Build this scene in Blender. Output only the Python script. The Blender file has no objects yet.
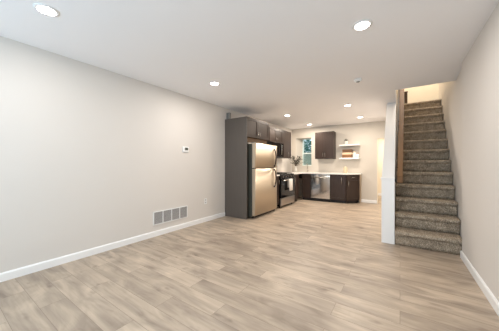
import bpy, bmesh, math, random
from mathutils import Vector, Matrix
random.seed(7)
S = bpy.context.scene
COL = S.collection
PI = math.pi

# ------------------------------------------------------------------ camera, world, light, exposure
F_PX = 222.0
yaw = math.atan(150.5 / F_PX)
cd = bpy.data.cameras.new('camera')
cd.sensor_fit = 'HORIZONTAL'; cd.sensor_width = 36.0
cd.lens = F_PX / 499.0 * 36.0
cd.shift_y = -1.2 / 499.0
cd.clip_start = 0.05; cd.clip_end = 200
cam = bpy.data.objects.new('camera', cd)
cam.location = (0, 0, 1.18)
cam.rotation_euler = (PI / 2, 0, yaw)
COL.objects.link(cam)
S.camera = cam

S.view_settings.view_transform = 'Standard'
S.view_settings.look = 'None'
S.view_settings.gamma = 1.0
S.view_settings.use_curve_mapping = False
S.view_settings.exposure = 0.11

w = bpy.data.worlds.new('world'); S.world = w
w.use_nodes = True
bg = w.node_tree.nodes['Background']
bg.inputs[0].default_value = (0.80, 0.88, 0.97, 1)
bg.inputs[1].default_value = 1.6

CEIL = 2.47
DAY = 30.0        # daylight through each front window
CAN = 13.2        # each recessed ceiling light, living room
CANK = 21.0       # and kitchen


def area(name, loc, rot, sx, sy, power, color, shape='RECTANGLE', parent=None, spread=PI):
    l = bpy.data.lights.new(name, 'AREA')
    l.shape = shape; l.size = sx
    if shape in ('RECTANGLE', 'ELLIPSE'): l.size_y = sy
    l.energy = power; l.color = color; l.spread = spread
    o = bpy.data.objects.new(name, l)
    o.location = loc; o.rotation_euler = rot
    COL.objects.link(o)
    if parent: o.parent = parent
    return o


# daylight entering by the two front windows, in the street wall behind the camera
for wx in (-2.35, -0.55):
    area('window_daylight', (wx, -1.74, 1.35), (PI / 2 + .35, 0, 0), .9, 1.4, DAY, (0.52, 0.78, 1.0))


# ------------------------------------------------------------------ materials
def lin(c):
    return tuple(((v / 255.0) / 12.92 if v / 255.0 <= 0.04045 else ((v / 255.0 + 0.055) / 1.055) ** 2.4) for v in c)


def mat(name, rgb, rough=0.6, metal=0.0, spec=0.5, bump=0.0, bscale=60, var=0.0, vscale=4, stretch=(1, 1, 1), emit=None, trans=0.0, alpha=1.0):
    """Principled material with a noise-driven tone variation and bump."""
    m = bpy.data.materials.new(name); m.use_nodes = True
    n = m.node_tree.nodes; L = m.node_tree.links
    p = n['Principled BSDF']
    p.inputs['Roughness'].default_value = rough
    p.inputs['Metallic'].default_value = metal
    p.inputs['Specular IOR Level'].default_value = spec
    p.inputs['Transmission Weight'].default_value = trans
    p.inputs['Alpha'].default_value = alpha
    c = lin(rgb) + (1,)
    tc = n.new('ShaderNodeTexCoord'); mp = n.new('ShaderNodeMapping')
    mp.inputs['Scale'].default_value = stretch
    L.new(tc.outputs['Object'], mp.inputs['Vector'])
    nz = n.new('ShaderNodeTexNoise'); nz.inputs['Scale'].default_value = vscale; nz.inputs['Detail'].default_value = 5
    L.new(mp.outputs[0], nz.inputs['Vector'])
    mx = n.new('ShaderNodeMix'); mx.data_type = 'RGBA'
    mx.inputs[6].default_value = tuple(v * (1 - var) for v in c[:3]) + (1,)
    mx.inputs[7].default_value = tuple(min(1, v * (1 + var)) for v in c[:3]) + (1,)
    L.new(nz.outputs['Fac'], mx.inputs[0])
    L.new(mx.outputs[2], p.inputs['Base Color'])
    if bump:
        b = n.new('ShaderNodeBump'); b.inputs['Strength'].default_value = bump; b.inputs['Distance'].default_value = 0.01
        n2 = n.new('ShaderNodeTexNoise'); n2.inputs['Scale'].default_value = bscale; n2.inputs['Detail'].default_value = 4
        L.new(mp.outputs[0], n2.inputs['Vector'])
        L.new(n2.outputs['Fac'], b.inputs['Height']); L.new(b.outputs[0], p.inputs['Normal'])
    if emit:
        p.inputs['Emission Color'].default_value = tuple(emit[0]) + (1,)
        p.inputs['Emission Strength'].default_value = emit[1]
    return m


M = {}
M['wall'] = mat('painted_wall', (221, 215, 208), 0.75, var=0.015, vscale=1.5, bump=0.03, bscale=180, spec=0.3)
M['ceiling'] = mat('ceiling_paint', (248, 247, 248), 0.85, var=0.012, vscale=1.2, bump=0.03, bscale=150, spec=0.2)
M['kitchen'] = mat('kitchen_wall_paint', (212, 205, 194), 0.7, var=0.015, vscale=2, spec=0.3)
M['upstairs'] = mat('upstairs_wall_paint', (240, 231, 214), 0.75, var=0.02, vscale=1.5, spec=0.3)
M['trim'] = mat('white_trim_paint', (244, 243, 241), 0.4, var=0.01, spec=0.5)
M['cab'] = mat('espresso_stained_wood', (60, 48, 42), 0.36, spec=0.3, var=0.3, vscale=7, stretch=(6, 6, 0.7), bump=0.05, bscale=40)
M['panel'] = mat('charcoal_side_panel', (90, 83, 77), 0.45, var=0.10, vscale=5, stretch=(5, 5, 0.6), bump=0.03, bscale=40)
M['cabin'] = mat('cabinet_underside_wood', (112, 84, 56), 0.5, var=0.15, vscale=5)
M['toe'] = mat('black_toe_kick', (30, 26, 25), 0.6, var=0.1)
M['endp'] = mat('pale_cabinet_end_panel', (176, 156, 132), 0.5, var=0.08, vscale=4)
M['steel'] = mat('brushed_stainless_steel', (208, 194, 174), 0.45, metal=0.95, var=0.05, vscale=3, stretch=(1, 1, 40))
M['steel2'] = mat('dishwasher_stainless_steel', (215, 215, 216), 0.12, metal=0.95, var=0.05, vscale=3, stretch=(1, 1, 40))
M['steel3'] = mat('dull_range_steel', (185, 176, 168), 0.35, metal=0.9, var=0.05, vscale=3, stretch=(1, 1, 40))
M['chrome'] = mat('satin_nickel', (205, 200, 192), 0.22, metal=1.0, var=0.02)
M['darkmetal'] = mat('dark_handle_metal', (78, 66, 56), 0.45, metal=0.6, var=0.03)
M['fridgeside'] = mat('charcoal_fridge_side', (66, 66, 58), 0.5, var=0.05, bump=0.05, bscale=300)
M['black'] = mat('black_enamel', (22, 21, 22), 0.25, var=0.05)
M['glassblack'] = mat('black_oven_glass', (12, 12, 14), 0.06, var=0.02, spec=0.6)
M['iron'] = mat('cast_iron_grate', (28, 28, 28), 0.6, var=0.1)
M['counter'] = mat('white_quartz', (246, 243, 238), 0.22, var=0.03, vscale=6)
M['shelf'] = mat('white_shelf_lacquer', (245, 243, 240), 0.4, var=0.01)
M['rail'] = mat('stained_oak_rail', (116, 80, 42), 0.6, var=0.18, vscale=5, stretch=(8, 1, 1))
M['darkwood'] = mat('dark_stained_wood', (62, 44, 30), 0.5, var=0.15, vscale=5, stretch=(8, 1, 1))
M['plastic'] = mat('white_plastic', (240, 240, 238), 0.35, var=0.01)
M['greyplastic'] = mat('grey_plastic', (120, 120, 118), 0.4, var=0.03)
M['lcd'] = mat('thermostat_screen', (74, 76, 68), 0.2, var=0.03)
M['grille'] = mat('vent_grille_enamel', (176, 173, 170), 0.45, var=0.01)
M['ventdark'] = mat('duct_interior', (96, 94, 94), 0.7, var=0.02)
M['towel'] = mat('white_cotton_towel', (236, 232, 226), 0.95, var=0.04, vscale=30, bump=0.4, bscale=250)
M['leaf'] = mat('olive_green_leaf', (50, 55, 42), 0.5, var=0.35, vscale=12)
M['twig'] = mat('brown_twig', (92, 72, 54), 0.7, var=0.2)
M['leafpot'] = mat('small_plant_leaf', (70, 76, 54), 0.6, var=0.3, vscale=20)
M['ceramic'] = mat('white_ceramic', (240, 236, 228), 0.25, var=0.01)
M['jar'] = mat('beige_stoneware', (214, 196, 166), 0.35, var=0.06, vscale=20)
M['boxbrown'] = mat('brown_wood_box', (140, 98, 62), 0.55, var=0.2, vscale=6, stretch=(1, 6, 8))
M['boxdark'] = mat('dark_brown_wood_box', (104, 74, 50), 0.55, var=0.2, vscale=6, stretch=(1, 6, 8))
M['boxtan'] = mat('pale_tan_wood', (238, 208, 174), 0.55, var=0.1, vscale=6, stretch=(1, 6, 8))
M['lamp'] = mat('lit_led_lens', (255, 250, 240), 0.5, emit=((1.0, 0.93, 0.82), 30.0))
M['lampcool'] = mat('lit_led_lens_neutral', (255, 252, 248), 0.5, emit=((1.0, 0.97, 0.93), 30.0))
M['vinyl'] = mat('white_vinyl_window_frame', (226, 238, 236), 0.35, var=0.01)
M['screen'] = mat('grey_insect_screen', (176, 186, 184), 0.8, var=0.05, alpha=0.75)
M['bark'] = mat('tree_bark', (84, 72, 60), 0.9, var=0.2, bump=0.3)
M['treeleaf'] = mat('blue_green_foliage', (80, 146, 134), 0.6, var=0.4, vscale=3)
M['brick'] = mat('grey_rendered_wall', (150, 158, 160), 0.9, var=0.1)
M['ground'] = mat('concrete_yard', (140, 140, 134), 0.9, var=0.1)


def glass_mat():
    m = bpy.data.materials.new('window_glass'); m.use_nodes = True
    n = m.node_tree.nodes; L = m.node_tree.links; n.clear()
    out = n.new('ShaderNodeOutputMaterial'); mix = n.new('ShaderNodeMixShader')
    t = n.new('ShaderNodeBsdfTransparent'); t.inputs[0].default_value = (0.90, 0.97, 0.97, 1)
    g = n.new('ShaderNodeBsdfGlossy'); g.inputs['Roughness'].default_value = 0.02
    mix.inputs[0].default_value = 0.08
    L.new(t.outputs[0], mix.inputs[1]); L.new(g.outputs[0], mix.inputs[2]); L.new(mix.outputs[0], out.inputs[0])
    return m


M['glass'] = glass_mat()


def floor_mat():
    """Wide light-oak planks laid across the room (along X), with grain, knots and thin seams."""
    m = bpy.data.materials.new('light_oak_vinyl_planks'); m.use_nodes = True
    n = m.node_tree.nodes; L = m.node_tree.links
    p = n['Principled BSDF']
    tc = n.new('ShaderNodeTexCoord')
    br = n.new('ShaderNodeTexBrick')
    br.offset = 0.37; br.offset_frequency = 2
    br.inputs['Color1'].default_value = (0.0, 0.0, 0.0, 1); br.inputs['Color2'].default_value = (1, 1, 1, 1)
    br.inputs['Mortar'].default_value = (0.5, 0.5, 0.5, 1)
    br.inputs['Scale'].default_value = 1.0; br.inputs['Mortar Size'].default_value = 0.0013
    br.inputs['Mortar Smooth'].default_value = 0.2; br.inputs['Bias'].default_value = 0.0
    br.inputs['Brick Width'].default_value = 1.22; br.inputs['Row Height'].default_value = 0.18
    L.new(tc.outputs['Object'], br.inputs['Vector'])
    # per-plank offset of the grain
    mul = n.new('ShaderNodeVectorMath'); mul.operation = 'MULTIPLY'; mul.inputs[1].default_value = (7.3, 3.1, 5.7)
    L.new(br.outputs['Color'], mul.inputs[0])
    add = n.new('ShaderNodeVectorMath'); add.operation = 'ADD'
    L.new(tc.outputs['Object'], add.inputs[0]); L.new(mul.outputs[0], add.inputs[1])

    def noise(scale, st, det, dist=0.0):
        mp = n.new('ShaderNodeMapping'); mp.inputs['Scale'].default_value = st
        L.new(add.outputs[0], mp.inputs['Vector'])
        z = n.new('ShaderNodeTexNoise'); z.inputs['Scale'].default_value = scale
        z.inputs['Detail'].default_value = det; z.inputs['Distortion'].default_value = dist
        L.new(mp.outputs[0], z.inputs['Vector']); return z
    grain = noise(3.0, (0.9, 16, 1), 8, 0.4)
    cloud = noise(2.0, (1.0, 3.4, 1), 6, 0.8)
    knot = noise(4.2, (1.0, 2.2, 1), 2, 0.0)

    def ramp(src, stops):
        r = n.new('ShaderNodeValToRGB'); e = r.color_ramp.elements
        e[0].position, e[0].color = stops[0][0], stops[0][1]
        e[1].position, e[1].color = stops[-1][0], stops[-1][1]
        for pos, c in stops[1:-1]:
            x = e.new(pos); x.color = c
        L.new(src, r.inputs[0]); return r

    def C(*v): return lin(v) + (1,)
    base = ramp(cloud.outputs['Fac'], [(0.28, C(144, 129, 114)), (0.43, C(168, 152, 135)), (0.56, C(183, 166, 147)), (0.74, C(203, 185, 164))])
    gr = ramp(grain.outputs['Fac'], [(0.3, (0.87, 0.86, 0.85, 1)), (0.5, (0.99, 0.99, 0.99, 1)), (0.72, (1.06, 1.06, 1.06, 1))])
    kn = ramp(knot.outputs['Fac'], [(0.24, (0.62, 0.60, 0.60, 1)), (0.36, (1, 1, 1, 1))])
    pl = ramp(br.outputs['Color'], [(0.0, (0.90, 0.895, 0.89, 1)), (1.0, (1.07, 1.07, 1.07, 1))])

    def mulc(a, b):
        x = n.new('ShaderNodeMix'); x.data_type = 'RGBA'; x.blend_type = 'MULTIPLY'; x.inputs[0].default_value = 1.0
        L.new(a, x.inputs[6]); L.new(b, x.inputs[7]); return x.outputs[2]
    c = mulc(mulc(mulc(base.outputs[0], gr.outputs[0]), kn.outputs[0]), pl.outputs[0])
    seam = n.new('ShaderNodeMix'); seam.data_type = 'RGBA'
    L.new(br.outputs['Fac'], seam.inputs[0]); L.new(c, seam.inputs[6]); seam.inputs[7].default_value = C(122, 106, 92)
    L.new(seam.outputs[2], p.inputs['Base Color'])
    p.inputs['Roughness'].default_value = 0.42
    p.inputs['Specular IOR Level'].default_value = 0.45
    b = n.new('ShaderNodeBump'); b.inputs['Strength'].default_value = 0.12; b.inputs['Distance'].default_value = 0.004
    L.new(grain.outputs['Fac'], b.inputs['Height']); L.new(b.outputs[0], p.inputs['Normal'])
    return m


M['floor'] = floor_mat()


def carpet_mat():
    m = bpy.data.materials.new('speckled_grey_brown_carpet'); m.use_nodes = True
    n = m.node_tree.nodes; L = m.node_tree.links
    p = n['Principled BSDF']; p.inputs['Roughness'].default_value = 0.95; p.inputs['Specular IOR Level'].default_value = 0.1
    tc = n.new('ShaderNodeTexCoord')
    a = n.new('ShaderNodeTexNoise'); a.inputs['Scale'].default_value = 120; a.inputs['Detail'].default_value = 3
    L.new(tc.outputs['Object'], a.inputs['Vector'])
    r = n.new('ShaderNodeValToRGB'); e = r.color_ramp.elements
    e[0].position = 0.36; e[0].color = lin((118, 105, 91)) + (1,)
    e[1].position = 0.64; e[1].color = lin((218, 203, 181)) + (1,)
    x = e.new(0.5); x.color = lin((168, 152, 133)) + (1,)
    L.new(a.outputs['Fac'], r.inputs[0])
    q = n.new('ShaderNodeTexNoise'); q.inputs['Scale'].default_value = 14; q.inputs['Detail'].default_value = 3
    L.new(tc.outputs['Object'], q.inputs['Vector'])
    r2 = n.new('ShaderNodeValToRGB'); r2.color_ramp.elements[0].color = (0.78, 0.78, 0.78, 1); r2.color_ramp.elements[1].color = (1.15, 1.15, 1.15, 1)
    r2.color_ramp.elements[0].position = 0.35; r2.color_ramp.elements[1].position = 0.65
    L.new(q.outputs['Fac'], r2.inputs[0])
    mx = n.new('ShaderNodeMix'); mx.data_type = 'RGBA'; mx.blend_type = 'MULTIPLY'; mx.inputs[0].default_value = 1
    L.new(r.outputs[0], mx.inputs[6]); L.new(r2.outputs[0], mx.inputs[7])
    L.new(mx.outputs[2], p.inputs['Base Color'])
    b = n.new('ShaderNodeBump'); b.inputs['Strength'].default_value = 0.9; b.inputs['Distance'].default_value = 0.012
    L.new(a.outputs['Fac'], b.inputs['Height']); L.new(b.outputs[0], p.inputs['Normal'])
    return m


M['carpet'] = carpet_mat()


# ------------------------------------------------------------------ helpers
def box(bm, x0, x1, y0, y1, z0, z1, bev=0.0, seg=2):
    v = [bm.verts.new((x, y, z)) for x in (x0, x1) for y in (y0, y1) for z in (z0, z1)]
    fs = [(0, 1, 3, 2), (4, 6, 7, 5), (0, 4, 5, 1), (2, 3, 7, 6), (0, 2, 6, 4), (1, 5, 7, 3)]
    f = [bm.faces.new([v[i] for i in q]) for q in fs]
    if bev:
        es = list({e for q in f for e in q.edges})
        bmesh.ops.bevel(bm, geom=es, offset=bev, segments=seg, affect='EDGES', profile=0.5)


def prism(bm, pts, a, b, axis='z'):
    """Extrude a polygon; axis is the extrusion axis, pts are in the two others in order."""
    def P(p, t):
        return {'z': (p[0], p[1], t), 'y': (p[0], t, p[1]), 'x': (t, p[0], p[1])}[axis]
    A = [bm.verts.new(P(p, a)) for p in pts]; B = [bm.verts.new(P(p, b)) for p in pts]
    n = len(pts)
    bm.faces.new(A); bm.faces.new(B[::-1])
    for i in range(n):
        bm.faces.new((A[i], A[(i + 1) % n], B[(i + 1) % n], B[i]))


def cyl(bm, p0, p1, r0, r1=None, n=16):
    if r1 is None: r1 = r0
    p0, p1 = Vector(p0), Vector(p1); d = (p1 - p0)
    q = d.to_track_quat('Z', 'Y').to_matrix()
    A, B = [], []
    for i in range(n):
        a = 2 * PI * i / n; c = Vector((math.cos(a), math.sin(a), 0))
        A.append(bm.verts.new(p0 + q @ (c * r0))); B.append(bm.verts.new(p1 + q @ (c * r1)))
    bm.faces.new(A[::-1]); bm.faces.new(B)
    for i in range(n):
        f = bm.faces.new((A[i], A[(i + 1) % n], B[(i + 1) % n], B[i])); f.smooth = True


def tube(bm, pts, r, n=10):
    """Swept round tube along a polyline; r may be a list."""
    pts = [Vector(p) for p in pts]; rings = []
    rr = r if isinstance(r, (list, tuple)) else [r] * len(pts)
    for i, p in enumerate(pts):
        d = (pts[min(i + 1, len(pts) - 1)] - pts[max(i - 1, 0)]).normalized()
        ref = Vector((0, 0, 1)) if abs(d.z) < 0.9 else Vector((1, 0, 0))
        u = d.cross(ref).normalized(); v = d.cross(u).normalized()
        rings.append([bm.verts.new(p + (u * math.cos(2 * PI * k / n) + v * math.sin(2 * PI * k / n)) * rr[i]) for k in range(n)])
    for a, b in zip(rings, rings[1:]):
        for k in range(n):
            f = bm.faces.new((a[k], a[(k + 1) % n], b[(k + 1) % n], b[k])); f.smooth = True
    bm.faces.new(rings[0][::-1]); bm.faces.new(rings[-1])


def lathe(bm, prof, c=(0, 0, 0), n=24, cap=True):
    rings = []
    for r, z in prof:
        rings.append([bm.verts.new((c[0] + max(r, 1e-4) * math.cos(2 * PI * k / n), c[1] + max(r, 1e-4) * math.sin(2 * PI * k / n), c[2] + z)) for k in range(n)])
    for a, b in zip(rings, rings[1:]):
        for k in range(n):
            f = bm.faces.new((a[k], a[(k + 1) % n], b[(k + 1) % n], b[k])); f.smooth = True
    if cap:
        bm.faces.new(rings[0][::-1]); bm.faces.new(rings[-1])


def obj(name, bm, m, parent=None):
    bmesh.ops.recalc_face_normals(bm, faces=bm.faces[:])
    me = bpy.data.meshes.new(name); bm.to_mesh(me); bm.free()
    me.materials.append(M[m])
    o = bpy.data.objects.new(name, me); COL.objects.link(o)
    if parent: o.parent = parent
    return o


def bx(name, m, *a, parent=None, bev=0.0):
    bm = bmesh.new(); box(bm, *a, bev=bev)
    return obj(name, bm, m, parent)


def struct(o):
    o['kind'] = 'structure'; return o


def tag(o, label, cat, group=None):
    o['label'] = label; o['category'] = cat
    if group: o['group'] = group
    return o


def thing(name, label, cat, loc=(0, 0, 0), rz=0.0, group=None):
    o = bpy.data.objects.new(name, None); COL.objects.link(o)
    o.location = loc; o.rotation_euler = (0, 0, rz); o.empty_display_size = 0.1
    return tag(o, label, cat, group)


def copy_tree(o, parent=None):
    c = o.copy(); COL.objects.link(c)
    if parent: c.parent = parent
    for ch in list(o.children): copy_tree(ch, c)
    return c


# ------------------------------------------------------------------ setting
XL, XR, YB, YF = -3.32, 0.648, 7.70, -1.70
YW = 8.05       # outer face of the thick rear wall
T = 0.15
st_y0, RUN, RISE, NST = 3.89, 0.248, 0.209, 13
y_top = st_y0 + RUN * (NST - 1)
UP = 5.0


KX0, KX1 = -0.232, -0.067


def xin(y):         # stair side of the knee wall and of the wall above it
    return KX1 if y < 5.56 else KX1 + 0.067 * (y - 5.56) / 1.64


def xright(y):      # the stairwell's right wall drifts outward a little
    return XR if y < 3.845 else XR + .028 + 0.044 * (y - 3.85)


struct(bx('floor', 'floor', XL - T, 1.6, YF - T, 10.2, -0.1, 0.0))

# ceiling: in pieces round the stairwell opening (one mesh)
OPY = 4.62
bm = bmesh.new()
prism(bm, [(XL - T, YF - T), (XR + .1, YF - T), (XR + .1, OPY), (-0.067, OPY), (-0.067, 5.56), (-0.0, 7.2), (-0.0, YW), (XL - T, YW)], CEIL, 2.70)
struct(obj('ceiling', bm, 'ceiling'))

bm = bmesh.new(); box(bm, XL - T, XL, YF - T, YW, 0, CEIL)
struct(obj('wall_left', bm, 'wall'))
bm = bmesh.new()
prism(bm, [(XR, YF - T), (XR, 3.83), (xright(3.85), 3.85), (xright(7.65), 7.65), (xright(7.65) + T + .2, 7.65), (XR + T + .2, YF - T)], 0, UP)
struct(obj('wall_right', bm, 'wall'))
# front (street) wall with two window openings behind the camera
bm = bmesh.new()
xs = [XL, -2.9, -1.8, -1.1, 0.0, XR]
for i in range(5):
    if i in (1, 3):
        box(bm, xs[i], xs[i + 1], YF - T, YF, 0, 0.55); box(bm, xs[i], xs[i + 1], YF - T, YF, 2.15, CEIL)
    else:
        box(bm, xs[i], xs[i + 1], YF - T, YF, 0, CEIL)
struct(obj('wall_front', bm, 'wall'))
for k, (a, b) in enumerate(((-2.9, -1.8), (-1.1, 0.0))):
    bm = bmesh.new()
    for (p, q, r_, s_) in ((a, a + .05, .55, 2.15), (b - .05, b, .55, 2.15), (a + .05, b - .05, .55, .6), (a + .05, b - .05, 2.1, 2.15), (a + .05, b - .05, 1.33, 1.37)):
        box(bm, p, q, YF - 0.10, YF - 0.05, r_, s_)
    struct(obj('window_%d' % (k + 2), bm, 'vinyl'))

# rear wall with the deep, splayed window recess and the doorway
WX0, WX1, WZ0, WZ1 = -3.16, -2.585, 1.13, 2.125     # recess at the room face
GX0, GX1 = -2.99, -2.585                             # at the glass
DX0, DX1, DZ = -0.575, 0.22, 1.965
bm = bmesh.new()
prism(bm, [(XL, YB), (WX0, YB), (GX0, YW), (XL, YW)], 0, CEIL)
prism(bm, [(WX1, YB), (DX0, YB), (DX0, YB + T), (WX1 + .1, YB + T), (WX1 + .1, YW), (GX1, YW)], 0, CEIL)
prism(bm, [(WX0, YB), (WX1, YB), (GX1, YW), (GX0, YW)], 0, WZ0)
prism(bm, [(WX0, YB), (WX1, YB), (GX1, YW), (GX0, YW)], WZ1, CEIL)
box(bm, DX0, DX1, YB, YB + T, DZ, CEIL)
box(bm, DX1, 1.2, YB, YB + T, 0, CEIL)
struct(obj('wall_back', bm, 'kitchen'))
# room beyond the doorway
bm = bmesh.new()
box(bm, -1.6, 1.5, 9.7, 9.8, 0, 2.4); box(bm, -1.7, -1.6, YB + T, 9.8, 0, 2.4); box(bm, 1.4, 1.5, YB + T, 9.7, 0, 2.4)
box(bm, -1.7, 1.5, YB + T, 9.8, 2.4, 2.45)
struct(obj('wall_hall', bm, 'upstairs'))

# knee wall beside the stairs: low squared end, sloping top, solid further back
KY = 3.905
bm = bmesh.new()
prism(bm, [(KY, 0), (KY, .965), (3.95, .965), (5.55, CEIL), (5.56, CEIL), (5.56, 0)], KX0, KX1, axis='x')
prism(bm, [(KX0, 5.56), (KX1, 5.56), (0.0, 7.2), (KX0, 7.2)], 0, CEIL)
struct(obj('wall_stair', bm, 'trim'))
# wall under the stairs landing (closes the void behind the flight)
struct(bx('wall_understair', 'wall', 0.0, 0.8, 7.2, 7.25, 0, 2.45))
# upper floor: left side of the stairwell, rear wall, front edge, ceiling and landing
bm = bmesh.new()
prism(bm, [(-0.067, OPY), (-0.067, 5.56), (-0.0, 7.2), (-0.0, YW), (-0.12, YW), (-0.187, OPY)], 2.70, UP)
struct(obj('wall_upstairs_left', bm, 'upstairs'))
struct(bx('wall_upstairs_back', 'upstairs', -0.12, 1.25, 7.65, 7.75, 2.70, UP))
struct(bx('wall_upstairs_front', 'upstairs', -0.187, 0.63, OPY - .12, OPY - .02, 2.70, UP))
struct(bx('ceiling_upstairs', 'ceiling', -0.3, 1.3, 4.4, 7.8, UP, UP + .1))

# baseboards and the moulding on the knee wall
BH, BT = 0.088, 0.016


def baseboard(name, pts):
    """pts: polyline of the wall foot; profile grows to the left of the direction of travel."""
    bm = bmesh.new()
    for (x0, y0), (x1, y1) in zip(pts, pts[1:]):
        d = Vector((x1 - x0, y1 - y0, 0)).normalized(); nrm = Vector((-d.y, d.x, 0))
        prof = [(0, 0), (BT, 0), (BT, BH - .014), (BT * .45, BH), (0, BH)]
        A = [bm.verts.new(Vector((x0, y0, 0)) + nrm * a + Vector((0, 0, b))) for a, b in prof]
        B = [bm.verts.new(Vector((x1, y1, 0)) + nrm * a + Vector((0, 0, b))) for a, b in prof]
        bm.faces.new(A); bm.faces.new(B[::-1])
        for i in range(5): bm.faces.new((A[i], A[(i + 1) % 5], B[(i + 1) % 5], B[i]))
    return struct(obj(name, bm, 'trim'))


baseboard('baseboard_left', [(XL, 3.885), (XL, YF)])
baseboard('baseboard_right', [(XR, YF), (XR, 3.835)])
baseboard('baseboard_back', [(DX0 - .0, YB), (-1.0, YB)])
baseboard('baseboard_hall', [(1.4, 9.7), (-1.6, 9.7)])
bm = bmesh.new(); box(bm, KX0 - .010, KX1 + .004, KY - .012, 3.94, .962, .985, bev=.004); box(bm, KX0 - .005, KX1 + .002, KY - .006, 3.93, .945, .962)
struct(obj('trim_1', bm, 'trim'))
# door lining
bm = bmesh.new()
box(bm, DX0, DX0 + .018, YB - .006, YB + T + .006, 0, DZ); box(bm, DX1 - .018, DX1, YB - .006, YB + T + .006, 0, DZ); box(bm, DX0, DX1, YB - .006, YB + T + .006, DZ - .018, DZ)
struct(obj('trim_2', bm, 'upstairs'))

# kitchen window
gy = YW - 0.07
wroot = bpy.data.objects.new('window_1', None); COL.objects.link(wroot); wroot.location = (0, 0, 0); wroot['kind'] = 'structure'
gl, gr_ = GX0 - .03, GX1 + .0
bm = bmesh.new()
for (p, q, r_, s_) in ((gl, gl + .03, WZ0, WZ1), (gr_ - .03, gr_, WZ0, WZ1), (gl + .03, gr_ - .03, WZ0, WZ0 + .03), (gl + .03, gr_ - .03, WZ1 - .03, WZ1)):
    box(bm, p, q, gy, gy + .06, r_, s_)
obj('window_frame', bm, 'vinyl', wroot)
mid = 1.585
bm = bmesh.new(); box(bm, gl + .03, gr_ - .03, gy + .005, gy + .045, mid - .022, mid + .022)
obj('meeting_rail', bm, 'vinyl', wroot)
bx('window_pane', 'glass', gl + .03, gr_ - .03, gy + .028, gy + .032, mid + .022, WZ1 - .03, parent=wroot)
bx('window_pane', 'glass', gl + .03, gr_ - .03, gy + .018, gy + .022, WZ0 + .03, mid - .022, parent=wroot)
bx('insect_screen', 'screen', gl + .03, gr_ - .03, gy + .050, gy + .052, WZ0 + .03, mid - .022, parent=wroot)

# outside the kitchen window
struct(bx('ground', 'ground', -12, 4, 10.2, 24, -0.15, -0.05))
tag(bx('garden_wall', 'brick', -9, 1, 13.0, 13.2, -0.06, 1.35), 'grey garden wall seen low through the kitchen window', 'wall')
tr = thing('tree', 'leafy blue-green tree outside the kitchen window', 'tree', (-5.0, 11.6, -0.05))
bm = bmesh.new(); tube(bm, [(0, 0, 0), (.05, 0, .8), (0, .05, 1.7), (-.05, 0, 2.6)], [.12, .10, .08, .04]); obj('trunk', bm, 'bark', tr)
bm = bmesh.new()
for k in range(2600):
    a = random.uniform(0, 2 * PI); ph = math.acos(random.uniform(-1, 1)); r = random.uniform(.35, 1) ** .5
    c = Vector((1.5 * r * math.sin(ph) * math.cos(a), 1.0 * r * math.sin(ph) * math.sin(a), 1.75 + 1.15 * r * math.cos(ph)))
    q = Matrix.Rotation(random.uniform(0, 6.28), 3, 'Z') @ Matrix.Rotation(random.uniform(-1, 1), 3, 'X')
    s = random.uniform(.07, .14)
    bm.faces.new([bm.verts.new(c + q @ Vector(v)) for v in ((-s, 0, 0), (0, -s * .5, .01), (s, 0, 0), (0, s * .5, .01))])
obj('foliage', bm, 'treeleaf', tr)


# ------------------------------------------------------------------ staircase
sc = thing('staircase', 'steep staircase of thirteen steps in speckled grey-brown carpet along the right wall', 'staircase', (0.28, st_y0, 0))
for k in range(NST):
    yf = st_y0 + RUN * k; z1 = RISE * (k + 1)
    yb = yf + RUN if k < NST - 1 else 7.2
    z0 = RISE * k if k else 0.0
    nose = 0.028; r = 0.03
    # side profile (y,z): riser, rounded nosing, tread
    prof = [(yf + .02, z0)]
    prof += [(yf + .008, z0 + .05), (yf + .006, z1 - .075)]
    for j in range(7):
        a = -PI / 2 + PI * j / 6
        prof.append((yf - nose + r - r * math.cos(a) , z1 - r + r * math.sin(a)))
    prof += [(yf + .12, z1 + .001), (yb + .03, z1), (yb + .03, z0)]
    bm = bmesh.new()
    nx = 36; rows = []
    xl = xin(yb) + .004
    xr = xright(max(3.875, yf - .03)) - .004
    for i in range(nx + 1):
        row = []
        for j, (y, z) in enumerate(prof):
            x = xl + (xr - xl) * i / nx
            jz = random.uniform(-.0025, .0025) if 0 < j < len(prof) - 2 else 0
            row.append(bm.verts.new((x - .28, y + jz - st_y0, z + (jz if j > 2 else 0))))
        rows.append(row)
    n = len(prof)
    for a, b in zip(rows, rows[1:]):
        for j in range(n):
            f = bm.faces.new((a[j], a[(j + 1) % n], b[(j + 1) % n], b[j])); f.smooth = j < n - 3
    bm.faces.new(rows[0]); bm.faces.new(rows[-1][::-1])
    obj('step', bm, 'carpet', sc)

# handrail
hr = thing('handrail', 'brown oak handrail climbing the left side of the carpeted stairs', 'handrail', (0.0, 3.95, .96))


def slanted(bm, x0a, x1a, x0b, x1b, ya, yb, za0, za1, rise):
    pts = []
    for (xa, xb_, y, dz) in ((x0a, x1a, ya, 0), (x0b, x1b, yb, rise)):
        pts.append([bm.verts.new(v) for v in ((xa, y, za0 + dz), (xb_, y, za0 + dz), (xb_, y, za1 + dz), (xa, y, za1 + dz))])
    a, b = pts
    bm.faces.new(a[::-1]); bm.faces.new(b)
    for i in range(4): bm.faces.new((a[i], a[(i + 1) % 4], b[(i + 1) % 4], b[i]))
    bmesh.ops.bevel(bm, geom=bm.edges[:], offset=.006, segments=2, affect='EDGES')


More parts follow.
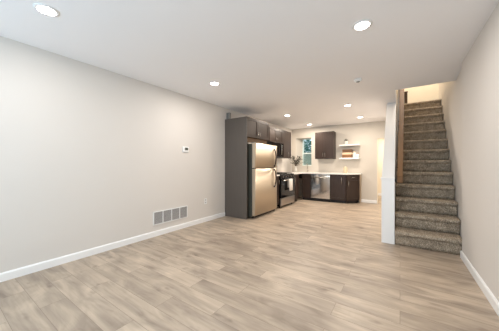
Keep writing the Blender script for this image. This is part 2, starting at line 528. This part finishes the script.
LR = 2.75
bm = bmesh.new(); slanted(bm, -.034, .036, .0, .09, 0, LR, -.055, .045, LR * .843); obj('rail', bm, 'rail', hr)
bm = bmesh.new(); slanted(bm, -.065, -.045, -.022, .0, .02, LR, -.05, .03, (LR - .02) * .843); obj('shade_strip', bm, 'darkwood', hr)  # dark strip standing in for the shaded wall face behind the rail
for t in (.25, 1.3, 2.4):
    z = t * .843; xo = .043 * t / LR
    bm = bmesh.new(); tube(bm, [(xo - .05, t, z - .03), (xo - .03, t, z - .045), (xo - .01, t, z - .04)], .008); obj('bracket', bm, 'darkmetal', hr)
np_ = thing('newel_post', 'short dark wooden post at the head of the stairs', 'post', (0.125, 7.0, 2.717))
bx('post', 'darkwood', -.033, .033, -.033, .033, 0, .31, parent=np_, bev=.004)
bx('post_cap', 'darkwood', -.04, .04, -.04, .04, .31, .335, parent=np_, bev=.006)


# ------------------------------------------------------------------ cabinets
def shaker(bm, x0, x1, z0, z1, y=-.02, rail=.055):
    box(bm, x0, x1, y + .008, 0, z0, z1)
    for (a, b, c, d) in ((x0, x0 + rail, z0, z1), (x1 - rail, x1, z0, z1), (x0 + rail, x1 - rail, z0, z0 + rail), (x0 + rail, x1 - rail, z1 - rail, z1)):
        box(bm, a, b, y, y + .0085, c, d)


def pull(parent, x, z, L_=.13, vertical=True, y=-.02, m='chrome'):
    bm = bmesh.new()
    if vertical:
        tube(bm, [(x, y - .028, z - L_ / 2), (x, y - .028, z + L_ / 2)], .0055, 10)
        for s in (-1, 1): cyl(bm, (x, y, z + s * L_ * .36), (x, y - .028, z + s * L_ * .36), .004, n=8)
    else:
        tube(bm, [(x - L_ / 2, y - .028, z), (x + L_ / 2, y - .028, z)], .0055, 10)
        for s in (-1, 1): cyl(bm, (x + s * L_ * .36, y, z), (x + s * L_ * .36, y - .028, z), .004, n=8)
    return obj('handle', bm, m, parent)


def door(root, x0, x1, z0, z1, hx=None, hz=None, name='door', L_=.13, vertical=True, rail=.055, m='cab'):
    bm = bmesh.new(); g = .002
    shaker(bm, x0 + g, x1 - g, z0 + g, z1 - g, rail=rail)
    d = obj(name, bm, m, root)
    if hx is not None: pull(d, hx, hz, L_, vertical)
    return d


R90 = PI / 2
# tall surround of the refrigerator: side panel and the cabinet over it
FX = -2.71
tp = tag(bx('side_panel', 'panel', -3.318, FX, 3.89, 3.915, 0.0, 2.205, bev=.002), 'tall charcoal wood panel between the living room wall and the refrigerator', 'panel')
fc = thing('wall_cabinet', 'dark wide wall cabinet with two doors above the refrigerator', 'cabinet', (FX - .02, 3.917, 1.775), R90, 'dark wall cabinets')
bx('body', 'cab', 0, .965, 0, .585, 0, .43, parent=fc)
bx('underside', 'cabin', .018, .947, .018, .57, -.004, .0, parent=fc)
bx('filler_board', 'cabin', 0, .965, .06, .08, -.105, -.0045, parent=fc)
door(fc, 0, .445, 0, .43, .415, .09, L_=.09)
door(fc, .445, .965, 0, .43, .48, .09, L_=.09)
mc = thing('wall_cabinet', 'dark short wall cabinet with two doors above the microwave', 'cabinet', (-3.02, 5.43, 1.825), R90, 'dark wall cabinets')
bx('body', 'cab', 0, .80, 0, .296, 0, .40, parent=mc)
door(mc, 0, .395, 0, .40, .36, .09, L_=.09)
door(mc, .395, .80, 0, .40, .43, .09, L_=.09)
uc = thing('wall_cabinet', 'dark tall wall cabinet with one door right of the microwave', 'cabinet', (-3.02, 6.234, 1.375), R90, 'dark wall cabinets')
bx('body', 'cab', 0, .66, 0, .296, 0, .87, parent=uc)
door(uc, 0, .66, 0, .87, .40, .13)
bc = thing('wall_cabinet', 'dark two-door wall cabinet alone on the rear wall between window and shelves', 'cabinet', (-2.36, 7.41, 1.36), 0, 'dark wall cabinets')
bx('body', 'cab', 0, .60, 0, .288, 0, .885, parent=bc)
door(bc, 0, .30, 0, .885, .265, .135)
door(bc, .30, .60, 0, .885, .335, .135)
tag(bx('junction_box', 'greyplastic', -3.30, -3.21, 3.92, 3.98, 2.206, 2.36, bev=.006), 'small grey box standing on top of the cabinet beside the refrigerator panel', 'box')

# base cabinets, left run
BXF = -2.70
CT = .872


def base_body(root, w_, depth=.6, toe=.09, hollow=False):
    if hollow:      # open-topped carcass round the sink basin
        bm = bmesh.new(); box(bm, 0, w_, 0, .018, toe, CT - .002); box(bm, 0, w_, .018, depth, toe, .60)
        obj('body', bm, 'cab', root)
    else:
        bx('body', 'cab', 0, w_, .0, depth, toe, CT - .002, parent=root)
    bx('toe_kick', 'toe', 0, w_, .07, depth, 0.0, toe, parent=root)


b0 = thing('base_cabinet', 'narrow dark base cabinet in the gap between refrigerator and range', 'cabinet', (BXF, 5.085, 0), R90, 'dark base cabinets')
base_body(b0, .27); door(b0, 0, .27, .1, .86, .23, .70)
b1 = thing('base_cabinet', 'narrow dark base cabinet right of the range, before the corner', 'cabinet', (BXF, 6.295, 0), R90, 'dark base cabinets')
base_body(b1, .52); door(b1, 0, .40, .1, .86, .12, .66, L_=.2)
# rear run
BYF = 7.10
b2 = thing('base_cabinet', 'dark sink base cabinet with false drawer, left of the dishwasher', 'cabinet', (-2.70, BYF, 0), 0, 'dark base cabinets')
base_body(b2, .30, .585, hollow=True)
door(b2, 0, .30, .1, .70, rail=.05); door(b2, 0, .30, .705, .86, name='drawer', rail=.03)
b3 = thing('base_cabinet', 'dark full-height-door base cabinet right of the dishwasher', 'cabinet', (-1.79, BYF, 0), 0, 'dark base cabinets')
base_body(b3, .45, .585); door(b3, 0, .45, .1, .86, .335, .68, L_=.2)
b4 = thing('base_cabinet', 'dark angled end base cabinet, drawer over door, at the free end of the counter', 'cabinet', (-1.336, BYF, 0), PI / 4, 'dark base cabinets')
q = math.sqrt(.5)


def toloc(px, py):      # world offset -> the angled cabinet's own axes
    dx, dy = px + 1.336, py - BYF
    return (dx * q + dy * q, -dx * q + dy * q)


E1 = (-1.02, 7.416)
bm = bmesh.new(); prism(bm, [toloc(*p) for p in ((-1.336, BYF), E1, (-1.02, 7.685), (-1.336, 7.685))], .09, CT - .002); obj('body', bm, 'cab', b4)
bm = bmesh.new(); prism(bm, [toloc(*p) for p in ((-1.336, BYF + .09), (-1.075, 7.43), (-1.075, 7.685), (-1.336, 7.685))], 0, .09); obj('toe_kick', bm, 'toe', b4)
bm = bmesh.new(); prism(bm, [toloc(*p) for p in ((-1.0195, 7.42), (-1.0, 7.42), (-1.0, 7.69), (-1.0195, 7.69))], .0, CT - .002); e = obj('end_panel', bm, 'endp', b4); e['label'] = 'pale beige end panel'
Lq = .447
door(b4, 0, Lq, .1, .70, .06, .60, L_=.15, rail=.05); door(b4, 0, Lq, .705, .86, Lq / 2, .785, name='drawer', vertical=False, rail=.03, L_=.12)

# countertop (one continuous mesh with the sink cut-out)
bm = bmesh.new(); z0, z1 = CT, .905
cf = BXF + .045; by = BYF - .045
box(bm, XL + .002, cf, 6.29, by, z0, z1)
SX0, SX1, SY0, SY1 = -2.98, -2.44, 7.18, 7.54
box(bm, XL + .002, SX0, by, YB - .002, z0, z1); box(bm, SX0, SX1, by, SY0, z0, z1); box(bm, SX0, SX1, SY1, YB - .002, z0, z1)
prism(bm, [(SX1, by), (-1.318, by), (-.975, 7.398), (-.975, YB - .002), (SX1, YB - .002)], z0, z1)
tag(obj('countertop', bm, 'counter'), 'white quartz countertop running round the kitchen corner over the base cabinets', 'countertop')
tag(bx('countertop', 'counter', XL + .002, cf, 5.08, 5.357, z0, z1), 'short white countertop piece between refrigerator and range', 'countertop')
bm = bmesh.new()
zt = .871
box(bm, SX0 - .01, SX1 + .01, SY0 - .01, SY1 + .01, .70, .705); box(bm, SX0 - .01, SX0 + .0, SY0 - .01, SY1 + .01, .705, zt); box(bm, SX1, SX1 + .01, SY0 - .01, SY1 + .01, .705, zt)
box(bm, SX0, SX1, SY0 - .01, SY0, .705, zt); box(bm, SX0, SX1, SY1, SY1 + .01, .705, zt)
tag(obj('sink', bm, 'chrome'), 'steel sink basin set into the counter below the window', 'sink')
fa = thing('faucet', 'slim chrome faucet on the counter below the window', 'faucet', (-2.69, 7.60, .905))
bm = bmesh.new(); cyl(bm, (0, 0, 0), (0, 0, .03), .025, .02); tube(bm, [(0, 0, .03), (0, 0, .24), (0, -.02, .285), (0, -.07, .30), (0, -.12, .285), (0, -.14, .24)], .012, 12); obj('spout', bm, 'chrome', fa)
bm = bmesh.new(); tube(bm, [(.02, 0, .05), (.06, 0, .075)], .006); obj('lever', bm, 'chrome', fa)


# ------------------------------------------------------------------ refrigerator (local: x along width, -y front)
fr = thing('refrigerator', 'tall stainless top-freezer refrigerator with charcoal sides in the dark surround', 'refrigerator', (-2.62, 4.0, 0), R90)
W_, H_ = 1.03, 1.64
bx('body', 'fridgeside', .0, W_, .03, .66, .03, H_ - .01, parent=fr, bev=.006)


def bowed(bm, x0, x1, z0, z1, t=.045, bow=.004, n=14):
    """Door slab with a gently bowed front."""
    P = []
    for i in range(n + 1):
        s = i / n; x = x0 + (x1 - x0) * s
        e_ = min(s, 1 - s) * n
        y = -t - bow * (1 - (2 * s - 1) ** 2)
        P.append((x, y))
    pts = P + [(x1, .022), (x0, .022)]
    A = [bm.verts.new((x, y, z0)) for x, y in pts]; B = [bm.verts.new((x, y, z1)) for x, y in pts]
    k = len(pts); bm.faces.new(A); bm.faces.new(B[::-1])
    for i in range(k):
        f = bm.faces.new((A[i], A[(i + 1) % k], B[(i + 1) % k], B[i])); f.smooth = i < n


bm = bmesh.new(); bowed(bm, .0, W_, 1.10, H_); fd = obj('freezer_door', bm, 'steel', fr)
bm = bmesh.new(); bowed(bm, .0, W_, .07, 1.082); rd = obj('refrigerator_door', bm, 'steel', fr)
hx = W_ - .16


def arch(p, z0, z1):
    bm = bmesh.new(); pts = []
    for i in range(13):
        s = i / 12; pts.append((hx, -.049 - .06 * math.sin(PI * s) ** .6, z0 + (z1 - z0) * s))
    tube(bm, pts, .017, 10); obj('handle', bm, 'darkmetal', p)


arch(fd, 1.12, 1.56); arch(rd, .62, 1.07)
bx('kick_grille', 'black', .02, W_ - .02, .0, .05, .012, .066, parent=fr)
bx('hinge_cover', 'greyplastic', .02, .12, -.02, .05, H_, H_ + .02, parent=fr, bev=.004)
for x in (.06, W_ - .06):
    bm = bmesh.new(); cyl(bm, (x, .06, 0), (x, .06, .03), .02); obj('foot', bm, 'black', fr)
    bm = bmesh.new(); cyl(bm, (x, .6, 0), (x, .6, .03), .02); obj('foot', bm, 'black', fr)

# ------------------------------------------------------------------ range
rg = thing('range', 'freestanding gas range with black oven door and stainless drawer beside the refrigerator', 'stove', (-2.66, 5.365, 0), R90)
W_ = .915
bx('body', 'black', 0, W_, .0, .64, .05, .885, parent=rg)
bx('cooktop', 'black', 0, W_, -.02, .64, .885, .905, parent=rg, bev=.004)
bx('control_panel', 'black', .0, W_, -.035, -.001, .79, .884, parent=rg, bev=.004)
for k in range(5):
    bm = bmesh.new(); x = .12 + k * (W_ - .24) / 4; cyl(bm, (x, -.035, .838), (x, -.065, .838), .022, .018); obj('knob', bm, 'darkmetal', rg)
od = bx('oven_door', 'glassblack', .005, W_ - .005, -.04, -.001, .27, .78, parent=rg, bev=.005)
bx('door_rim', 'black', .005, W_ - .005, -.044, -.0405, .72, .775, parent=od)
bm = bmesh.new(); tube(bm, [(.05, -.085, .745), (W_ - .05, -.085, .745)], .012)
for x in (.09, W_ - .09): cyl(bm, (x, -.044, .745), (x, -.085, .745), .009, n=8)
obj('handle', bm, 'chrome', od)
dr = bx('drawer', 'steel3', .005, W_ - .005, -.04, -.001, .06, .262, parent=rg, bev=.005)
bx('drawer_lip', 'steel3', .03, W_ - .03, -.052, -.0405, .225, .25, parent=dr, bev=.004)
for x in (.06, W_ - .06):
    for y in (.04, .58):
        bm = bmesh.new(); cyl(bm, (x, y, 0), (x, y, .05), .018); obj('foot', bm, 'black', rg)
for x in (.23, W_ - .23):
    for y in (.16, .46):
        bm = bmesh.new(); lathe(bm, [(.05, .0), (.05, .008), (.03, .014), (.001, .014)], (x, y, .905)); obj('burner', bm, 'iron', rg)
for x in (.23, W_ - .23):
    bm = bmesh.new()
    for dx in (-.17, 0, .17): box(bm, x + dx - .006, x + dx + .006, .03, .6, .922, .934)
    for y in (.03, .16, .31, .46, .588): box(bm, x - .176, x + .176, y, y + .012, .9225, .9335)
    for dx in (-.17, .17):
        for y in (.03, .588): box(bm, x + dx - .006, x + dx + .006, y, y + .012, .905, .922)
    obj('grate', bm, 'iron', rg)
# towel folded over the oven handle: front and back fall joined over the bar
bm = bmesh.new()
hxw, hzw = -2.66 + .085, .745
rows = []
prof = [(-.020, -.22), (-.019, -.1), (-.017, 0.0), (-.012, .012), (0, .018), (.012, .012), (.018, 0.0), (.022, -.15), (.024, -.31)]
for i in range(17):
    yy = 5.74 + .24 * i / 16; wv = .004 * math.sin(i * 1.1)
    rows.append([bm.verts.new((hxw + a + (wv * min(1, -b * 6) if b < 0 else 0) * (1 if a > 0 else .4), yy + (b * .02 * math.sin(i)), hzw + b)) for a, b in prof])
for a, b in zip(rows, rows[1:]):
    for j in range(len(prof) - 1):
        f = bm.faces.new((a[j], a[j + 1], b[j + 1], b[j])); f.smooth = True
tw = obj('dish_towel', bm, 'towel')
sm = tw.modifiers.new('thickness', 'SOLIDIFY'); sm.thickness = .004; sm.offset = 1
tag(tw, 'white dish towel hung over the oven door handle', 'towel')

# microwave
mw = thing('microwave', 'black over-the-range microwave under the short wall cabinet', 'microwave', (-2.96, 5.44, 1.385), R90)
bx('body', 'black', 0, .78, .02, .355, 0, .435, parent=mw, bev=.004)
bx('door', 'glassblack', .0, .60, -.012, .019, .01, .43, parent=mw, bev=.006)
bx('control_panel', 'glassblack', .605, .78, -.012, .019, .01, .43, parent=mw, bev=.006)
bm = bmesh.new(); tube(bm, [(.57, -.013, .06), (.57, -.045, .08), (.57, -.05, .22), (.57, -.045, .36), (.57, -.013, .38)], .009); obj('handle', bm, 'chrome', mw)

# dishwasher
dw = thing('dishwasher', 'stainless dishwasher built in below the counter on the rear wall', 'dishwasher', (-2.396, BYF, 0))
W_ = .602
bx('body', 'black', 0, W_, .0, .58, .09, CT - .003, parent=dw)
dd = bx('door', 'steel2', .003, W_ - .003, -.03, -.001, .10, .80, parent=dw, bev=.004)
bx('control_panel', 'steel2', .003, W_ - .003, -.028, -.001, .803, .865, parent=dw, bev=.004)
bm = bmesh.new(); tube(bm, [(.05, -.07, .76), (W_ - .05, -.07, .76)], .010)
for x in (.08, W_ - .08): cyl(bm, (x, -.03, .76), (x, -.07, .76), .007, n=8)
obj('handle', bm, 'chrome', dd)
bx('toe_kick', 'toe', 0, W_, .05, .58, 0, .088, parent=dw)

# ------------------------------------------------------------------ shelves and what stands on them
SY = 7.49
for z, lb in ((1.765, 'upper white floating shelf carrying the little potted plant'), (1.345, 'lower white floating shelf carrying brown wooden boxes')):
    tag(bx('floating_shelf', 'shelf', -1.615, -1.03, SY, YB - .001, z, z + .042, bev=.003), lb, 'shelf', 'floating shelves')
pp = thing('potted_plant', 'tiny dark green plant in a white pot on the upper shelf', 'plant', (-1.42, 7.58, 1.808))
bm = bmesh.new(); lathe(bm, [(.038, 0), (.052, .085), (.055, .10), (.046, .10), (.044, .085), (.001, .085)]); obj('pot', bm, 'ceramic', pp)
bm = bmesh.new()
for k in range(90):
    a = random.uniform(0, 2 * PI); r = random.uniform(.005, .065); z = .10 + random.uniform(0, .085) * (1 - r * 6)
    c = Vector((r * math.cos(a), r * math.sin(a), z)); s = random.uniform(.014, .024)
    qm = Matrix.Rotation(a, 3, 'Z') @ Matrix.Rotation(random.uniform(-1.2, 0.2), 3, 'Y')
    bm.faces.new([bm.verts.new(c + qm @ Vector(v)) for v in ((0, 0, 0), (s * .5, s * .4, 0), (s, 0, .004), (s * .5, -s * .4, 0))])
obj('foliage', bm, 'leafpot', pp)
zs = 1.3875


def crate(x, w_, z, h_, m, label, y=7.59):
    t = thing('wooden_box', label, 'box', (x, y, z), 0, 'wooden boxes on the lower shelf')
    bm = bmesh.new(); d = .075; tk = .01
    box(bm, -w_ / 2, w_ / 2, -d, -d + tk, 0, h_); box(bm, -w_ / 2, w_ / 2, d - tk, d, 0, h_)
    box(bm, -w_ / 2, -w_ / 2 + tk, -d + tk, d - tk, 0, h_); box(bm, w_ / 2 - tk, w_ / 2, -d + tk, d - tk, 0, h_); box(bm, -w_ / 2 + tk, w_ / 2 - tk, -d + tk, d - tk, 0, tk)
    obj('body', bm, m, t)
    bx('lid', m, -w_ / 2 - .004, w_ / 2 + .004, -d - .004, d + .004, h_, h_ + .009, parent=t, bev=.002)


crate(-1.39, .27, zs, .090, 'boxbrown', 'brown wooden box at the bottom of the stack on the lower shelf')
crate(-1.385, .275, zs + .100, .056, 'boxtan', 'pale tan wooden box in the middle of the stack on the lower shelf')
crate(-1.38, .28, zs + .166, .088, 'boxdark', 'dark brown wooden box topmost of the stack on the lower shelf')
j1 = thing('storage_jar', 'white ribbed storage jar just right of the wooden boxes', 'jar', (-1.185, 7.60, zs))
bm = bmesh.new(); lathe(bm, [(.045, 0), (.05, .02), (.05, .15), (.04, .165), (.001, .165)]); obj('body', bm, 'ceramic', j1)
bm = bmesh.new(); lathe(bm, [(.042, .165), (.042, .18), (.012, .185), (.012, .20), (.001, .20)]); obj('lid', bm, 'boxtan', j1)
j2 = thing('storage_jar', 'short white jar with a brown wooden lid at the right end of the lower shelf', 'jar', (-1.085, 7.58, zs))
bm = bmesh.new(); lathe(bm, [(.036, 0), (.04, .012), (.04, .125), (.001, .125)]); obj('body', bm, 'ceramic', j2)
bm = bmesh.new(); lathe(bm, [(.043, .125), (.043, .15), (.001, .15)]); obj('lid', bm, 'boxbrown', j2)

# counter things
cj = thing('canister', 'beige stoneware canister on the white counter below the shelves', 'jar', (-1.40, 7.36, .905))
bm = bmesh.new(); lathe(bm, [(.055, 0), (.062, .015), (.062, .16), (.055, .175), (.001, .175)]); obj('body', bm, 'jar', cj)
bm = bmesh.new(); lathe(bm, [(.058, .175), (.058, .19), (.015, .195), (.015, .215), (.001, .215)]); obj('lid', bm, 'jar', cj)
vs = thing('vase', 'clear pale vase of dark olive branches in the kitchen corner', 'vase', (-3.0, 7.30, .905))
bm = bmesh.new(); lathe(bm, [(.035, 0), (.05, .03), (.05, .10), (.028, .17), (.026, .20), (.032, .215), (.024, .213), (.02, .17), (.001, .16)]); obj('body', bm, 'ceramic', vs)
bmt = bmesh.new(); bml = bmesh.new()
for k in range(22):
    a = 2 * PI * k / 22 + random.uniform(-.2, .2); sp = random.uniform(.12, .33); hh = random.uniform(.24, .50) - sp * .4
    P = [Vector((0, 0, .17)), Vector((sp * .25 * math.cos(a), sp * .25 * math.sin(a), .17 + hh * .45)), Vector((sp * .7 * math.cos(a), sp * .7 * math.sin(a), .17 + hh * .8)), Vector((sp * math.cos(a), sp * math.sin(a), .17 + hh))]
    tube(bmt, P, [.003, .0025, .002, .001], 5)
    for i in range(16):
        t = .30 + .7 * i / 15; seg = min(2, int(t * 3)); lt = t * 3 - seg
        c = P[seg].lerp(P[seg + 1], lt); s = random.uniform(.05, .085)
        qm = Matrix.Rotation(random.uniform(0, 6.28), 3, 'Z') @ Matrix.Rotation(random.uniform(-1.0, .5), 3, 'Y')
        bml.faces.new([bml.verts.new(c + qm @ Vector(v)) for v in ((0, 0, 0), (s * .5, s * .22, .004), (s, 0, 0), (s * .5, -s * .22, .004))])
obj('twigs', bmt, 'twig', vs); obj('leaves', bml, 'leaf', vs)


# ------------------------------------------------------------------ wall fittings
th = thing('thermostat', 'small white thermostat with a grey screen on the long left wall', 'thermostat', (XL, 2.76, 1.41), R90)
bx('body', 'plastic', -.065, .065, -.024, -.0005, 0, .098, parent=th, bev=.005)
bx('display', 'lcd', -.028, .045, -.0262, -.0242, .032, .080, parent=th)
bx('base_plate', 'plastic', -.055, .055, -.012, -.0005, -.012, -.001, parent=th)

vt = thing('wall_vent', 'white return-air vent of four louvred sections low on the left wall', 'vent', (XL, 2.105, .185), R90)
VW, VH = .70, .22
bm = bmesh.new(); fw = .013
box(bm, 0, VW, -.012, -.0005, 0, fw); box(bm, 0, VW, -.012, -.0005, VH - fw, VH)
for k in range(5):
    x = k * (VW - fw) / 4; box(bm, x, x + fw, -.012, -.0005, fw, VH - fw)
obj('frame', bm, 'plastic', vt)
bx('duct_backing', 'ventdark', fw, VW - fw, -.0015, -.0005, fw, VH - fw, parent=vt)
for k in range(4):
    bm = bmesh.new(); x0 = k * (VW - fw) / 4 + fw; x1 = (k + 1) * (VW - fw) / 4
    for j in range(13):
        z = fw + .008 + j * (VH - 2 * fw - .012) / 12
        v = [bm.verts.new(p) for p in ((x0, -.010, z - .005), (x1, -.010, z - .005), (x1, -.002, z + .004), (x0, -.002, z + .004))]
        v2 = [bm.verts.new(p.co + Vector((0, .0, .0014))) for p in v]
        bm.faces.new(v); bm.faces.new(v2[::-1])
        for i in range(4): bm.faces.new((v[i], v[(i + 1) % 4], v2[(i + 1) % 4], v2[i]))
    obj('louvres', bm, 'grille', vt)


def outlet(loc, rz, label):
    o = thing('wall_outlet', label, 'outlet', loc, rz, 'wall outlets')
    bx('cover_plate', 'plastic', -.036, .036, -.006, -.0005, -.057, .057, parent=o, bev=.002)
    for z in (-.025, .025): bx('socket', 'grille', -.014, .014, -.0075, -.0062, z - .014, z + .014, parent=o)
    return o


outlet((XL, 3.28, .42), R90, 'white outlet low on the left wall between vent and dark panel')
outlet((XL, 6.52, 1.18), R90, 'outlet on the kitchen wall above the counter by the range')

# smoke detector
sd = thing('smoke_detector', 'small round white smoke detector on the ceiling', 'smoke detector', (-.53, 3.72, CEIL))
bm = bmesh.new(); lathe(bm, [(.058, -.001), (.058, -.018), (.045, -.034), (.001, -.034)]); obj('body', bm, 'plastic', sd)
bm = bmesh.new(); lathe(bm, [(.028, -.035), (.022, -.042), (.001, -.042)]); obj('sensor_cap', bm, 'greyplastic', sd)

# ------------------------------------------------------------------ recessed lights
cans = [(-2.445, .585, 'c', 'large recessed ceiling light at the upper left, nearest the camera'),
        (-.29, 2.29, 'c', 'recessed ceiling light over the middle of the living room'),
        (-2.445, 2.62, 'c', 'recessed ceiling light near the left wall above the thermostat'),
        (-.95, 5.22, 'w', 'recessed ceiling light between smoke detector and shelves'),
        (-2.46, 5.40, 'w', 'recessed ceiling light in front of the microwave and range'),
        (-2.43, 7.03, 'w', 'recessed ceiling light in front of the kitchen window'),
        (-.90, 6.72, 'w', 'recessed ceiling light nearest the doorway'),
        (-.30, .30, 'c', 'added unseen recessed fill light straight above the camera position')]  # last one is out of view, added to even out the room light
for (x, y, k, lb), pw in zip(cans, (.62, .85, 1.0, 1.0, 1.0, 1.0, .85, .8)):
    t = thing('ceiling_light', lb, 'ceiling light', (x, y, CEIL), 0, 'recessed ceiling lights')
    bm = bmesh.new()
    lathe(bm, [(.060, -.001), (.084, -.001), (.082, -.006), (.064, -.009), (.060, -.006), (.060, -.001)], n=36, cap=False)
    obj('trim_ring', bm, 'plastic', t)
    bm = bmesh.new(); lathe(bm, [(.0595, -.001), (.0595, -.004), (.04, -.013), (.001, -.016)], n=36); obj('lens', bm, 'lampcool' if k == 'c' else 'lamp', t)
    area('lamp', (0, 0, -.020), (0, 0, 0), .10, .10, (CAN if k == 'c' else CANK) * pw, (1.0, .95, .905) if k == 'c' else (1.0, .88, .755), 'DISK', t)
# warm lights in the hall beyond the doorway and on the upper floor
for loc, pw in (((-.1, 8.8, 2.4), 34), ((.35, 6.6, UP), 30)):
    t = thing('ceiling_light', 'round ceiling light of the hall behind the doorway' if loc[2] < 3 else 'round ceiling light above the stair landing', 'ceiling light', loc)
    bm = bmesh.new(); lathe(bm, [(.12, -.001), (.12, -.03), (.06, -.06), (.001, -.065)], n=32); obj('lens', bm, 'lamp', t)
    area('lamp', (0, 0, -.08), (0, 0, 0), .2, .2, pw, (1.0, .90, .77), 'DISK', t)
